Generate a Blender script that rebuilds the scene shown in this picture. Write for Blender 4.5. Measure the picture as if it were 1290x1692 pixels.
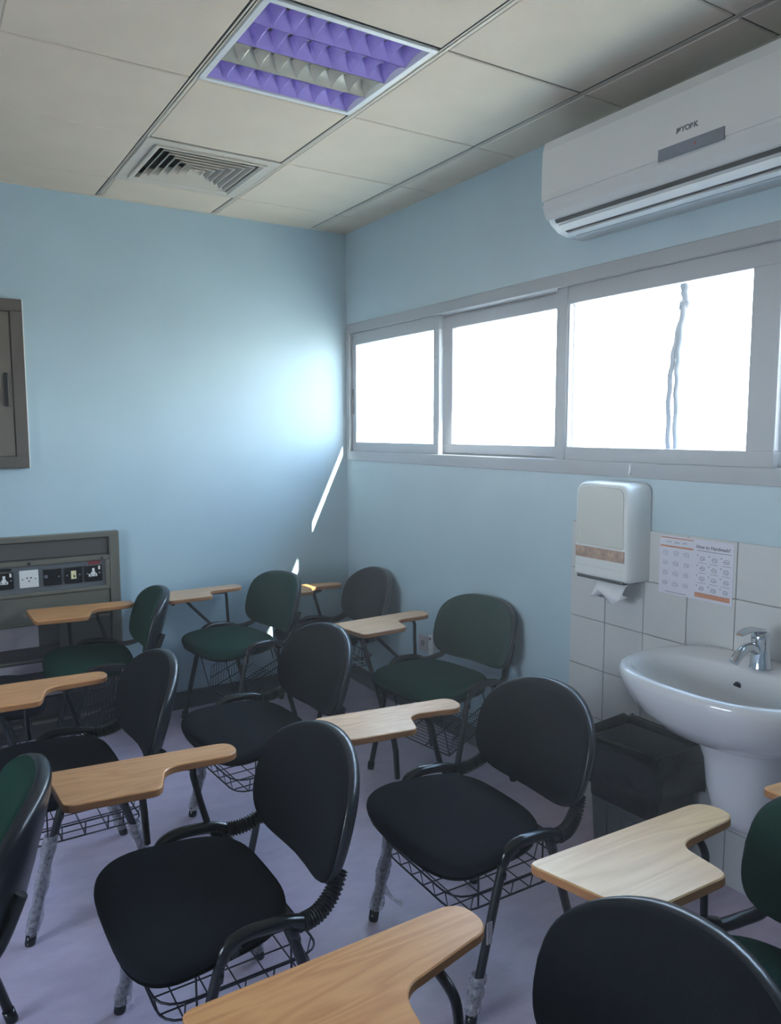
import bpy, math, random
from mathutils import Vector, Matrix
random.seed(7)
PI = math.pi
scene = bpy.context.scene
for o in list(bpy.data.objects): bpy.data.objects.remove(o)
COL = scene.collection

# ------------------------------------------------------------------ camera
cam_d = bpy.data.cameras.new('camera'); cam = bpy.data.objects.new('camera', cam_d); COL.objects.link(cam)
F_PX, YAW, PITCH, ROLL = 1271.79, .5596, -.1049, -.0017
cy_, sy_, cp_, sp_ = math.cos(YAW), math.sin(YAW), math.cos(PITCH), math.sin(PITCH)
fw = Vector((sy_*cp_, cy_*cp_, sp_)); rt = Vector((cy_, -sy_, 0)); up = rt.cross(fw)
r2 = rt*math.cos(ROLL) + up*math.sin(ROLL); u2 = up*math.cos(ROLL) - rt*math.sin(ROLL)
M = Matrix((( r2.x, u2.x, -fw.x), (r2.y, u2.y, -fw.y), (r2.z, u2.z, -fw.z))).to_4x4()
M.translation = Vector((-2.3119, -4.1934, 1.5567))
cam.matrix_world = M
cam_d.sensor_fit = 'VERTICAL'; cam_d.sensor_height = 24.0; cam_d.lens = 24.0*F_PX/1692.0
cam_d.clip_start = .02; cam_d.clip_end = 500
scene.camera = cam

# ------------------------------------------------------------------ world, sun, exposure
SKY = 26.0
world = bpy.data.worlds.new('sky'); scene.world = world; world.use_nodes = True
wn = world.node_tree; wn.nodes.clear()
wo = wn.nodes.new('ShaderNodeOutputWorld'); wb = wn.nodes.new('ShaderNodeBackground')
tc = wn.nodes.new('ShaderNodeTexCoord'); sx = wn.nodes.new('ShaderNodeSeparateXYZ'); cr = wn.nodes.new('ShaderNodeValToRGB')
wn.links.new(tc.outputs['Generated'], sx.inputs[0]); wn.links.new(sx.outputs['Z'], cr.inputs[0])
cr.color_ramp.elements[0].position = 0.0; cr.color_ramp.elements[0].color = (.93, .96, 1.0, 1)
cr.color_ramp.elements[1].position = .7; cr.color_ramp.elements[1].color = (.45, .66, 1.0, 1)
wn.links.new(cr.outputs[0], wb.inputs[0]); wb.inputs[1].default_value = SKY
wn.links.new(wb.outputs[0], wo.inputs[0])
sun_d = bpy.data.lights.new('sun', 'SUN'); sun = bpy.data.objects.new('sun', sun_d); COL.objects.link(sun)
sun_d.energy = 60.0; sun_d.angle = math.radians(.6); sun_d.color = (1, .93, .82)
sun.rotation_euler = Vector((1.0, -2.72, 2.15)).to_track_quat('Z', 'Y').to_euler()
sun.location = (3, -8, 7)
po_d = bpy.data.lights.new('window_portal', 'AREA'); po = bpy.data.objects.new('window_portal', po_d); COL.objects.link(po)
po_d.shape = 'RECTANGLE'; po_d.size = 3.7; po_d.size_y = .86; po_d.cycles.is_portal = True
po.matrix_world = Matrix(((0, 0, 1, .325), (1, 0, 0, -1.83), (0, 1, 0, 1.785), (0, 0, 0, 1)))
p2_d = bpy.data.lights.new('window_portal', 'AREA'); p2 = bpy.data.objects.new('window_portal', p2_d); COL.objects.link(p2)  # portal for the added fill window
p2_d.shape = 'RECTANGLE'; p2_d.size = 1.7; p2_d.size_y = 1.3; p2_d.cycles.is_portal = True
p2.matrix_world = Matrix(((0, 0, -1, -5.32), (-1, 0, 0, -3.05), (0, 1, 0, 1.6), (0, 0, 0, 1)))
vs = scene.view_settings
vs.view_transform = 'Standard'; vs.look = 'None'; vs.gamma = 1; vs.use_curve_mapping = False; vs.exposure = -0.5

# ------------------------------------------------------------------ material helpers
def lin(c):
    return tuple(((v/255)/12.92 if v/255 <= .04045 else ((v/255+.055)/1.055)**2.4) for v in c) + (1,)
MATS = {}
def mat(name, rgb, rough=.5, metal=0, noise=0, nscale=20, bump=0, bscale=200, spec=.5, stretch=None, coat=0):
    if name in MATS: return MATS[name]
    m = bpy.data.materials.new(name); m.use_nodes = True; nt = m.node_tree; b = nt.nodes['Principled BSDF']
    c = lin(rgb); b.inputs['Base Color'].default_value = c; b.inputs['Roughness'].default_value = rough
    b.inputs['Metallic'].default_value = metal; b.inputs['Specular IOR Level'].default_value = spec
    b.inputs['Coat Weight'].default_value = coat
    t = nt.nodes.new('ShaderNodeTexCoord'); mp = nt.nodes.new('ShaderNodeMapping'); nt.links.new(t.outputs['Object'], mp.inputs[0])
    if stretch: mp.inputs['Scale'].default_value = stretch
    if noise:
        n = nt.nodes.new('ShaderNodeTexNoise'); n.inputs['Scale'].default_value = nscale; n.inputs['Detail'].default_value = 6
        nt.links.new(mp.outputs[0], n.inputs['Vector'])
        r = nt.nodes.new('ShaderNodeValToRGB')
        r.color_ramp.elements[0].position = .3; r.color_ramp.elements[1].position = .7
        r.color_ramp.elements[0].color = tuple(v*(1-noise) for v in c[:3]) + (1,)
        r.color_ramp.elements[1].color = tuple(min(1, v*(1+noise)) for v in c[:3]) + (1,)
        nt.links.new(n.outputs['Fac'], r.inputs[0]); nt.links.new(r.outputs[0], b.inputs['Base Color'])
    if bump:
        n = nt.nodes.new('ShaderNodeTexNoise'); n.inputs['Scale'].default_value = bscale; n.inputs['Detail'].default_value = 3
        nt.links.new(mp.outputs[0], n.inputs['Vector'])
        bp = nt.nodes.new('ShaderNodeBump'); bp.inputs['Strength'].default_value = bump; bp.inputs['Distance'].default_value = .002
        nt.links.new(n.outputs['Fac'], bp.inputs['Height']); nt.links.new(bp.outputs[0], b.inputs['Normal'])
    MATS[name] = m; return m

def wood(name, light, dark, sc=1.0, rough=.33):
    m = bpy.data.materials.new(name); m.use_nodes = True; nt = m.node_tree; b = nt.nodes['Principled BSDF']
    t = nt.nodes.new('ShaderNodeTexCoord'); mp = nt.nodes.new('ShaderNodeMapping'); nt.links.new(t.outputs['Object'], mp.inputs[0])
    oi = nt.nodes.new('ShaderNodeObjectInfo'); mm = nt.nodes.new('ShaderNodeVectorMath'); mm.operation = 'ADD'
    sc_ = nt.nodes.new('ShaderNodeMath'); sc_.operation = 'MULTIPLY'; sc_.inputs[1].default_value = 9
    nt.links.new(oi.outputs['Random'], sc_.inputs[0]); nt.links.new(mp.outputs[0], mm.inputs[0]); nt.links.new(sc_.outputs[0], mm.inputs[1])
    mp.inputs['Scale'].default_value = (9*sc, 1.1*sc, 9*sc)
    n = nt.nodes.new('ShaderNodeTexNoise'); n.inputs['Scale'].default_value = 1.6; n.inputs['Detail'].default_value = 2; n.inputs['Distortion'].default_value = .6
    nt.links.new(mm.outputs[0], n.inputs['Vector'])
    mu = nt.nodes.new('ShaderNodeMath'); mu.operation = 'MULTIPLY'; mu.inputs[1].default_value = 14
    nt.links.new(n.outputs['Fac'], mu.inputs[0])
    fr = nt.nodes.new('ShaderNodeMath'); fr.operation = 'PINGPONG'; fr.inputs[1].default_value = 1
    nt.links.new(mu.outputs[0], fr.inputs[0])
    n2 = nt.nodes.new('ShaderNodeTexNoise'); n2.inputs['Scale'].default_value = 14; n2.inputs['Detail'].default_value = 4
    nt.links.new(mm.outputs[0], n2.inputs['Vector'])
    mx = nt.nodes.new('ShaderNodeMath'); mx.operation = 'MULTIPLY_ADD'; mx.inputs[1].default_value = .45
    nt.links.new(n2.outputs['Fac'], mx.inputs[0])
    mh = nt.nodes.new('ShaderNodeMath'); mh.operation = 'MULTIPLY'; mh.inputs[1].default_value = .5
    nt.links.new(fr.outputs[0], mh.inputs[0]); nt.links.new(mh.outputs[0], mx.inputs[2])
    r = nt.nodes.new('ShaderNodeValToRGB'); r.color_ramp.elements[0].color = lin(dark); r.color_ramp.elements[1].color = lin(light)
    r.color_ramp.elements[0].position = .05; r.color_ramp.elements[1].position = .75
    nt.links.new(mx.outputs[0], r.inputs[0]); nt.links.new(r.outputs[0], b.inputs['Base Color'])
    b.inputs['Roughness'].default_value = rough
    MATS[name] = m; return m

PAINT = mat('pale_blue_paint', (172, 196, 206), .62, noise=.03, nscale=3, bump=.25, bscale=180)
CEIL = mat('ceiling_tile_board', (216, 202, 182), .85, noise=.035, nscale=5, bump=.4, bscale=320)
TBAR = mat('ceiling_grid_metal', (210, 200, 182), .5)
GAP = mat('ceiling_void', (40, 40, 42), .9)
BLACK_P = mat('black_gloss_plastic', (18, 19, 24), .22)
BLACK_M = mat('black_powder_coat', (20, 21, 28), .35, bump=.1)
HOSE = mat('black_rubber_hose', (15, 15, 18), .4)
FAB_K = mat('black_fabric', (24, 25, 32), .95, noise=.28, nscale=420, bump=.7, bscale=700, spec=.12)
FAB_G = mat('dark_green_fabric', (24, 58, 48), .95, noise=.22, nscale=420, bump=.6, bscale=700, spec=.12)
SHELL = mat('black_back_shell', (26, 30, 38), .28)
WIRE = mat('black_wire', (22, 22, 36), .4)
WOODS = [wood('tan_wood_laminate', (214, 158, 104), (190, 130, 78)), wood('pale_oak_laminate', (222, 180, 140), (194, 146, 106), 1.25), wood('honey_wood_laminate', (210, 172, 122), (188, 146, 98), .8)]
WEDGE = mat('plywood_edge', (164, 112, 70), .55, noise=.2, nscale=8, stretch=(1, 1, 60))
GREYAL = mat('grey_aluminium', (152, 156, 162), .38, metal=.25, bump=.05)
WHITEPL = mat('white_plastic', (222, 224, 222), .35)
ACW = mat('white_ac_plastic', (216, 216, 214), .3)
ACD = mat('grey_display_plastic', (112, 118, 128), .2)
INKG = mat('grey_ink', (92, 94, 104), .6)
CHROME = mat('chrome', (205, 208, 212), .12, metal=1)
CERAM = mat('white_ceramic', (216, 216, 220), .12, coat=.5)
TILE = mat('white_wall_tile', (202, 202, 202), .22, noise=.02, nscale=4)
GROUT = mat('grey_grout', (128, 124, 120), .8)
BAG = mat('black_bin_bag', (16, 17, 20), .25, bump=1.0, bscale=22)
BIN = mat('dark_grey_bin_plastic', (98, 101, 108), .45)
PANELG = mat('grey_enamel_panel', (84, 82, 80), .4, noise=.06, nscale=3)
PANELF = mat('beige_grey_frame_metal', (118, 116, 106), .35, metal=.3, noise=.05, nscale=4)
PANELD = mat('dark_brown_panel', (60, 55, 55), .45, noise=.08, nscale=4)
STRIP = mat('silver_socket_strip', (112, 118, 124), .35, metal=.3)
CREAM = mat('cream_switch', (226, 220, 170), .4)
RED = mat('red_label', (140, 40, 50), .5)
BASE = mat('grey_vinyl_skirting', (70, 78, 82), .4)
PAPER = mat('white_paper', (212, 210, 222), .7)
ORANGE = mat('orange_print', (196, 128, 96), .6)
INK = mat('dark_print', (70, 70, 84), .6)
BROWNL = mat('brown_marbled_label', (172, 140, 118), .5, noise=.35, nscale=60)
TISSUE = mat('white_tissue', (226, 228, 232), .8)
SOCKW = mat('pinkish_white_socket', (176, 168, 172), .5)
LOUV_P = mat('purple_film_louvre', (188, 172, 236), .35, metal=.15)
LOUV_W = mat('aluminium_louvre', (226, 222, 208), .25, metal=.5)
TUBE = mat('fluorescent_tube', (236, 236, 240), .3)
VENT = mat('vent_aluminium', (200, 192, 178), .45)
VENTB = mat('vent_shadow_box', (30, 30, 32), .9)
CONC = mat('pale_concrete', (196, 184, 166), .9, noise=.08, nscale=.6)
ROPE = mat('grey_rope', (120, 122, 130), .8)
CAB = mat('brown_grey_frame', (98, 92, 86), .4, metal=.2)
CABIN = mat('brown_grey_door', (104, 98, 90), .45)

def mk_floor():
    m = bpy.data.materials.new('lavender_vinyl'); m.use_nodes = True; nt = m.node_tree; b = nt.nodes['Principled BSDF']
    t = nt.nodes.new('ShaderNodeTexCoord')
    n = nt.nodes.new('ShaderNodeTexNoise'); n.inputs['Scale'].default_value = 7; n.inputs['Detail'].default_value = 8; n.inputs['Roughness'].default_value = .7
    mp = nt.nodes.new('ShaderNodeMapping'); mp.inputs['Scale'].default_value = (1, 2.2, 1); mp.inputs['Rotation'].default_value = (0, 0, .9)
    nt.links.new(t.outputs['Object'], mp.inputs[0]); nt.links.new(mp.outputs[0], n.inputs['Vector'])
    r = nt.nodes.new('ShaderNodeValToRGB'); r.color_ramp.elements[0].position = .3; r.color_ramp.elements[1].position = .72
    r.color_ramp.elements[0].color = lin((196, 180, 203)); r.color_ramp.elements[1].color = lin((222, 205, 226))
    nt.links.new(n.outputs['Fac'], r.inputs[0]); nt.links.new(r.outputs[0], b.inputs['Base Color'])
    r3 = nt.nodes.new('ShaderNodeMapRange'); r3.inputs['To Min'].default_value = .24; r3.inputs['To Max'].default_value = .42
    nt.links.new(n.outputs['Fac'], r3.inputs[0]); nt.links.new(r3.outputs[0], b.inputs['Roughness'])
    return m
FLOORM = mk_floor()
def mk_glass():
    m = bpy.data.materials.new('window_glass'); m.use_nodes = True; nt = m.node_tree; nt.nodes.clear()
    o = nt.nodes.new('ShaderNodeOutputMaterial'); a = nt.nodes.new('ShaderNodeBsdfTransparent'); g = nt.nodes.new('ShaderNodeBsdfGlossy')
    a.inputs[0].default_value = (.93, .96, .96, 1); g.inputs['Roughness'].default_value = .03
    x = nt.nodes.new('ShaderNodeMixShader'); f = nt.nodes.new('ShaderNodeFresnel'); f.inputs[0].default_value = 1.45
    ge = nt.nodes.new('ShaderNodeNewGeometry'); iv = nt.nodes.new('ShaderNodeMath'); iv.operation = 'SUBTRACT'; iv.inputs[0].default_value = 1; nt.links.new(ge.outputs['Backfacing'], iv.inputs[1])
    ml = nt.nodes.new('ShaderNodeMath'); ml.operation = 'MULTIPLY'; nt.links.new(f.outputs[0], ml.inputs[0]); nt.links.new(iv.outputs[0], ml.inputs[1]); nt.links.new(ml.outputs[0], x.inputs[0]); nt.links.new(a.outputs[0], x.inputs[1]); nt.links.new(g.outputs[0], x.inputs[2]); nt.links.new(x.outputs[0], o.inputs[0])
    return m
GLASS = mk_glass()
def mk_wrap():
    m = bpy.data.materials.new('clear_plastic_wrap'); m.use_nodes = True; nt = m.node_tree; nt.nodes.clear()
    o = nt.nodes.new('ShaderNodeOutputMaterial'); a = nt.nodes.new('ShaderNodeBsdfTransparent'); p = nt.nodes.new('ShaderNodeBsdfPrincipled')
    p.inputs['Base Color'].default_value = lin((176, 172, 180)); p.inputs['Roughness'].default_value = .25
    x = nt.nodes.new('ShaderNodeMixShader'); n = nt.nodes.new('ShaderNodeTexNoise'); n.inputs['Scale'].default_value = 90
    t = nt.nodes.new('ShaderNodeTexCoord'); nt.links.new(t.outputs['Object'], n.inputs['Vector'])
    mr = nt.nodes.new('ShaderNodeMapRange'); mr.inputs['From Min'].default_value = .3; mr.inputs['From Max'].default_value = .7
    mr.inputs['To Min'].default_value = .35; mr.inputs['To Max'].default_value = .7
    nt.links.new(n.outputs['Fac'], mr.inputs[0]); nt.links.new(mr.outputs[0], x.inputs[0])
    nt.links.new(a.outputs[0], x.inputs[1]); nt.links.new(p.outputs[0], x.inputs[2]); nt.links.new(x.outputs[0], o.inputs[0])
    return m
WRAP = mk_wrap()

# ------------------------------------------------------------------ mesh helpers
class MB:
    def __init__(s): s.v = []; s.f = []; s.sm = []; s.mi = []
    def add(s, vs, fs, smooth=False, mi=0):
        o = len(s.v); s.v += [tuple(v) for v in vs]; s.f += [tuple(i+o for i in f) for f in fs]
        s.sm += [smooth]*len(fs); s.mi += [mi]*len(fs); return s
    def box(s, a, b, bev=0, mi=0):
        x0, y0, z0 = (min(a[i], b[i]) for i in range(3)); x1, y1, z1 = (max(a[i], b[i]) for i in range(3))
        if not bev:
            vs = [(x, y, z) for z in (z0, z1) for y in (y0, y1) for x in (x0, x1)]
            return s.add(vs, [(0, 2, 3, 1), (4, 5, 7, 6), (0, 1, 5, 4), (2, 6, 7, 3), (0, 4, 6, 2), (1, 3, 7, 5)], mi=mi)
        d = min(bev, (x1-x0)*.45, (y1-y0)*.45, (z1-z0)*.45); vs = []; 
        cs = [(x0, y0), (x1, y0), (x1, y1), (x0, y1)]
        def ring(e, z):
            return [(x0+e+d, y0+e, z), (x1-e-d, y0+e, z), (x1-e, y0+e+d, z), (x1-e, y1-e-d, z), (x1-e-d, y1-e, z), (x0+e+d, y1-e, z), (x0+e, y1-e-d, z), (x0+e, y0+e+d, z)]
        rings = [ring(d*.7, z0), ring(0, z0+d), ring(0, z1-d), ring(d*.7, z1)]
        return s.loft(rings, True, True, True, smooth=False, mi=mi)
    def loft(s, rings, closed=True, cap0=False, cap1=False, smooth=True, mi=0):
        n = len(rings[0]); vs = [p for r in rings for p in r]; fs = []
        for i in range(len(rings)-1):
            for j in range(n if closed else n-1):
                k = (j+1) % n; fs.append((i*n+j, i*n+k, (i+1)*n+k, (i+1)*n+j))
        s.add(vs, fs, smooth, mi)
        o = len(s.v)-len(vs)
        if cap0: s.f.append(tuple(o+i for i in range(n-1, -1, -1))); s.sm.append(False); s.mi.append(mi)
        if cap1: s.f.append(tuple(o+(len(rings)-1)*n+i for i in range(n))); s.sm.append(False); s.mi.append(mi)
        return s
    def tube(s, path, r, n=10, rx=None, caps=True, mi=0, smooth=True):
        P = [Vector(p) for p in path]; rs = r if isinstance(r, (list, tuple)) else [r]*len(P)
        T = []
        for i in range(len(P)):
            a = P[max(0, i-1)]; b = P[min(len(P)-1, i+1)]; T.append((b-a).normalized())
        ref = Vector((0, 0, 1)) if abs(T[0].z) < .9 else Vector((1, 0, 0))
        u = (ref - T[0]*ref.dot(T[0])).normalized(); rings = []
        for i in range(len(P)):
            u = (u - T[i]*u.dot(T[i])).normalized(); w = T[i].cross(u)
            rings.append([tuple(P[i] + u*(math.cos(2*PI*k/n)*rs[i]) + w*(math.sin(2*PI*k/n)*rs[i]*(rx or 1))) for k in range(n)])
        return s.loft(rings, True, caps, caps, smooth, mi)
    def prism(s, poly, z0, z1, ax='z', bev=0, mi=0):
        def P(a, b, c): return {'z': (a, b, c), 'x': (c, a, b), 'y': (a, c, b)}[ax]
        n = len(poly)
        if bev:
            cx = sum(p[0] for p in poly)/n; cy = sum(p[1] for p in poly)/n
            ins = []
            for i in range(n):
                a = Vector(poly[i-1]); b = Vector(poly[i]); c = Vector(poly[(i+1) % n])
                e1 = (b-a); e2 = (c-b); nn = Vector((-(e1.y+e2.y), e1.x+e2.x))
                if nn.length < 1e-9: nn = Vector((-e1.y, e1.x))
                nn.normalize(); ins.append((b.x+nn.x*bev, b.y+nn.y*bev))
            R = [[P(*p, z0) for p in ins], [P(*p, z0+bev) for p in poly], [P(*p, z1-bev) for p in poly], [P(*p, z1) for p in ins]]
        else: R = [[P(*p, z0) for p in poly], [P(*p, z1) for p in poly]]
        return s.loft(R, True, True, True, False, mi)
    def build(s, name, mats, parent=None, loc=None):
        me = bpy.data.meshes.new(name); me.from_pydata(s.v, [], s.f)
        for m in (mats if isinstance(mats, (list, tuple)) else [mats]): me.materials.append(m)
        me.polygons.foreach_set('use_smooth', s.sm); me.polygons.foreach_set('material_index', s.mi)
        import bmesh
        b = bmesh.new(); b.from_mesh(me); bmesh.ops.recalc_face_normals(b, faces=b.faces); b.to_mesh(me); b.free()
        o = bpy.data.objects.new(name, me); COL.objects.link(o)
        if parent: o.parent = parent
        if loc: o.location = loc
        return o
def inst(src, name, parent, loc=(0, 0, 0), rot=(0, 0, 0), sc=(1, 1, 1)):
    o = bpy.data.objects.new(name, src.data if hasattr(src, 'data') else src); COL.objects.link(o)
    o.parent = parent; o.location = loc; o.rotation_euler = rot; o.scale = sc; return o
def tag(o, label=None, cat=None, group=None, kind=None):
    if label: o['label'] = label
    if cat: o['category'] = cat
    if group: o['group'] = group
    if kind: o['kind'] = kind
    return o
def thing(name, label, cat, loc=(0, 0, 0), rz=0, group=None, kind=None):
    o = bpy.data.objects.new(name, None); COL.objects.link(o); o.location = loc; o.rotation_euler = (0, 0, rz)
    o.empty_display_size = .1
    return tag(o, label, cat, group, kind)
def copy_tree(o, parent=None):
    c = o.copy(); COL.objects.link(c); c.parent = parent
    for ch in list(o.children): copy_tree(ch, c)
    return c
def smooth_path(pts, k=5):
    P = [Vector(p) for p in pts]; out = []
    for i in range(len(P)-1):
        p0 = P[max(0, i-1)]; p1 = P[i]; p2 = P[i+1]; p3 = P[min(len(P)-1, i+2)]
        for j in range(k):
            t = j/k
            out.append(.5*((2*p1)+(p2-p0)*t+(2*p0-5*p1+4*p2-p3)*t*t+(3*p1-p0-3*p2+p3)*t**3))
    return out + [P[-1]]
def round_poly(pts, k=5):
    out = []; n = len(pts)
    for i in range(n):
        p = Vector(pts[i][:2]); r = pts[i][2]; a = (Vector(pts[i-1][:2])-p); b = (Vector(pts[(i+1) % n][:2])-p)
        if r <= 0: out.append(tuple(p)); continue
        ang = a.angle(b); d = min(r/math.tan(ang/2), a.length*.499, b.length*.499)
        s = p+a.normalized()*d; e = p+b.normalized()*d
        for j in range(k+1):
            t = j/k; out.append(tuple(s*(1-t)**2 + p*2*t*(1-t) + e*t*t))
    return out
def superell(n, N=48):
    o = []
    for i in range(N):
        t = 2*PI*i/N; c, s = math.cos(t), math.sin(t)
        o.append((math.copysign(abs(c)**(2/n), c), math.copysign(abs(s)**(2/n), s)))
    return o
def text_mesh(txt, size, name, m, parent, mw, extrude=.0004, align='CENTER', bold=0):
    cu = bpy.data.curves.new(name, 'FONT'); cu.body = txt; cu.size = size; cu.align_x = align; cu.align_y = 'CENTER'; cu.extrude = extrude; cu.offset = bold
    ob = bpy.data.objects.new('tmp', cu); COL.objects.link(ob)
    me = bpy.data.meshes.new_from_object(ob.evaluated_get(bpy.context.evaluated_depsgraph_get())); bpy.data.objects.remove(ob)
    me.materials.clear(); me.materials.append(m)
    o = bpy.data.objects.new(name, me); COL.objects.link(o); o.parent = parent; o.matrix_local = mw; return o
# text frames: on wall_right (faces -x, reads along -y) and on wall_back (faces -y, reads along +x)
def on_right(x, y, z): return Matrix(((0, 0, -1, x), (-1, 0, 0, y), (0, 1, 0, z), (0, 0, 0, 1)))

# ------------------------------------------------------------------ the room shell
H = 2.735; XL = -5.2; YF = -6.3; TW = .31
WZ0, WZ1, WY0, WY1 = 1.380, 2.195, -.012, -3.66
tag(MB().box((XL-.1, YF-.1, -.12), (TW, .12, 0)).build('floor', FLOORM), 'lavender grey vinyl floor under the chairs', None, kind='structure')
tag(MB().box((XL-.1, 0, 0), (0, .12, H+.1)).build('wall_back', PAINT), 'pale blue wall facing the camera', None, kind='structure')
w = MB()
w.box((0, YF, 0), (TW, .12, WZ0)); w.box((0, YF, WZ1), (TW, .12, H+.1)); w.box((0, WY0, WZ0), (TW, .12, WZ1)); w.box((0, YF, WZ0), (TW, WY1, WZ1))
wall_r = tag(w.build('wall_right', PAINT), 'pale blue wall with the window band, air conditioner and sink', None, kind='structure')
wl = MB(); wl.box((XL-.1, YF, 0), (XL, 0, .95)); wl.box((XL-.1, YF, 2.25), (XL, 0, H+.1)); wl.box((XL-.1, -2.2, .95), (XL, 0, 2.25)); wl.box((XL-.1, YF, .95), (XL, -3.9, 2.25))
tag(wl.build('wall_left', PAINT), 'pale blue wall out of view on the left', None, kind='structure')
tag(MB().box((XL-.1, YF-.1, 0), (TW, YF, H+.1)).build('wall_front', PAINT), 'pale blue wall behind the camera', None, kind='structure')
m = MB(); m.box((XL-.09, -3.9, .95), (XL-.02, -2.2, 1.0)); m.box((XL-.09, -3.9, 2.2), (XL-.02, -2.2, 2.25))  # added window, out of view, lifts the light on chairs and floor
for yy in (-3.9, -3.08, -2.25): m.box((XL-.09, yy, 1.0), (XL-.02, yy+.05, 2.2))
w2 = tag(m.build('fill_window', GREYAL), 'unseen window added left of the camera to brighten chairs and floor', None, kind='structure')
MB().box((XL-.056, -3.9, .96), (XL-.052, -2.2, 2.24)).build('window_pane', GLASS, w2)
# outside: terrace and an unseen wall added to block part of the sun
tag(MB().box((-70, -60, -.35), (70, 60, -.3)).build('terrace', CONC), 'pale concrete ground outside the windows', None, kind='structure')
tag(MB().box((TW, -4.15, -.3), (.876, -4.0, 3.4)).build('sun_block_wall', CONC), 'unseen outside wall added past the last window to block sun', None, kind='structure')
# baseboards
tag(MB().box((XL, -.012, .0), (-.012, 0, .1), .003).build('baseboard_back', BASE), 'dark grey vinyl skirting along the far wall', None, kind='structure')
tag(MB().box((-.012, -1.92, .0), (0, -.012, .1), .003).build('baseboard_right', BASE), 'dark grey vinyl skirting under the window wall', None, kind='structure')
# ceiling: slab, grid bars, tiles
ceil = tag(MB().box((XL-.1, YF-.1, H+.095), (TW, .12, H+.2)).build('ceiling', GAP), 'suspended ceiling of beige boards in a metal grid', None, kind='structure')
xs = [-.2257-.6*i for i in range(9)]; ys = [-.3385-.6*j for j in range(10)]
g = MB(); b2 = .011
for x in xs: g.box((x-.008, YF, H-.0), (x+.013, -.0, H+.004)); g.box((x-.002, YF, H), (x+.002, 0, H+.03))
gd = MB()
for x in xs: gd.box((x-.016, YF, H+.001), (x-.008, 0, H+.003))
for y in ys: gd.box((XL, y-.006, H+.0045), (0, y+.006, H+.0055))
gd.build('grid_shadow_gap', GAP, ceil)
g.build('ceiling_grid', TBAR, ceil)
tr = MB(); tr.box((XL, -.018, H-.003), (0, 0, H+.004)); tr.box((-.018, YF, H-.003), (0, 0, H+.004)); tr.build('edge_trim', TBAR, ceil)
LIGHT = (2, 3); VENTC = (2, 1)
xe = [0]+xs+[XL]; ye = [0]+ys+[YF]
full = None
random.seed(3)
def tile_mesh(wx, wy):
    m = MB(); e = .0045; a, b = wx/2-e, wy/2-e
    m.loft([[(-a+.004, -b+.004, 0), (a-.004, -b+.004, 0), (a-.004, b-.004, 0), (-a+.004, b-.004, 0)], [(-a, -b, .003), (a, -b, .003), (a, b, .003), (-a, b, .003)], [(-a, -b, .014), (a, -b, .014), (a, b, .014), (-a, b, .014)]], True, True, True, False)
    return m
cache = {}
for i in range(len(xe)-1):
    for j in range(len(ye)-1):
        if (i, j) in (LIGHT, VENTC): continue
        wx = abs(xe[i]-xe[i+1]); wy = abs(ye[j]-ye[j+1]); cx = (xe[i]+xe[i+1])/2; cyy = (ye[j]+ye[j+1])/2
        # the boards hang almost flush with the bars, leaving a thin dark joint on one side
        key = (round(wx, 3), round(wy, 3)); loc = (cx, cyy, H-.0018+random.uniform(-.0006, .0012))
        if key not in cache:
            o = tile_mesh(wx-.018, wy+.002).build('ceiling_tile', CEIL, ceil, loc); cache[key] = o.data
        else: inst(cache[key], 'ceiling_tile', ceil, loc, (random.uniform(-.002, .002), random.uniform(-.002, .002), 0))

# wall tiles round the sink, each its own piece
g = MB(); g.box((-.002, -3.8, 0), (0, -1.922, 1.189)); g.build('tile_grout', GROUT, wall_r)
tm = MB().box((-.0095, -.0922, .001), (-.002, .0922, .198), .0015).build('wall_tile', TILE, wall_r, (0, -1.925-.0935, 1.0-.0005))
tm.scale = (1, 1, .955)
td = tm.data; zr = [1.0, .8, .6, .4, .2, 0.0]
for c in range(10):
    for r, z in enumerate(zr):
        if c == 0 and r == 0: continue
        inst(td, 'wall_tile', wall_r, (random.uniform(-.0006, .0002), -1.925-.187*c-.0935, z), (0, 0, random.uniform(-.003, .003)), (1, 1, .955 if r == 0 else 1))

# ------------------------------------------------------------------ window
wx0 = -.012
fr = MB()
fr.box((wx0, WY1, WZ0), (.085, WY0, 1.436), .003); fr.box((wx0, WY1, 2.140), (.085, WY0, WZ1), .003)
fr.box((wx0, WY0-.045, 1.43), (.085, WY0, 2.145), .003); fr.box((wx0, WY1, 1.43), (.085, WY1+.045, 2.145), .003)
for y0, y1 in ((-1.86, -1.80),): fr.box((.0, y0, 1.43), (.03, y1, 2.145), .002)
fr.box((.052, WY1, 1.43), (.058, WY0, 1.446)); fr.box((.052, WY1, 2.13), (.058, WY0, 2.142))
win = tag(fr.build('window_1', GREYAL), 'long grey aluminium sliding window band high on the right wall', None, kind='structure')
def sash(y0, y1, x0, stl, str_, handle=None):
    m = MB(); d = .028
    m.box((x0, y1, 1.436), (x0+d, y0, 1.490), .003); m.box((x0, y1, 2.070), (x0+d, y0, 2.140), .003)
    m.box((x0, y0-stl, 1.488), (x0+d, y0, 2.072), .003); m.box((x0, y1, 1.488), (x0+d, y1+str_, 2.072), .003)
    s = m.build('window_sash', GREYAL, win)
    MB().box((x0+d*.5-.002, y1+str_-.005, 1.485), (x0+d*.5+.002, y0-stl+.005, 2.075)).build('window_pane', GLASS, s)
    if handle:
        MB().box((x0-.006, handle-.008, 1.66), (x0+.001, handle+.008, 1.81), .003).build('sash_pull', BLACK_M, s)
sash(-.058, -.958, .006, .044, .050, -.072)
sash(-.885, -1.850, .052, .125, .058)
sash(-1.818, -2.770, .006, .050, .098)
sash(-2.730, -3.612, .052, .07, .05)
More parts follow.
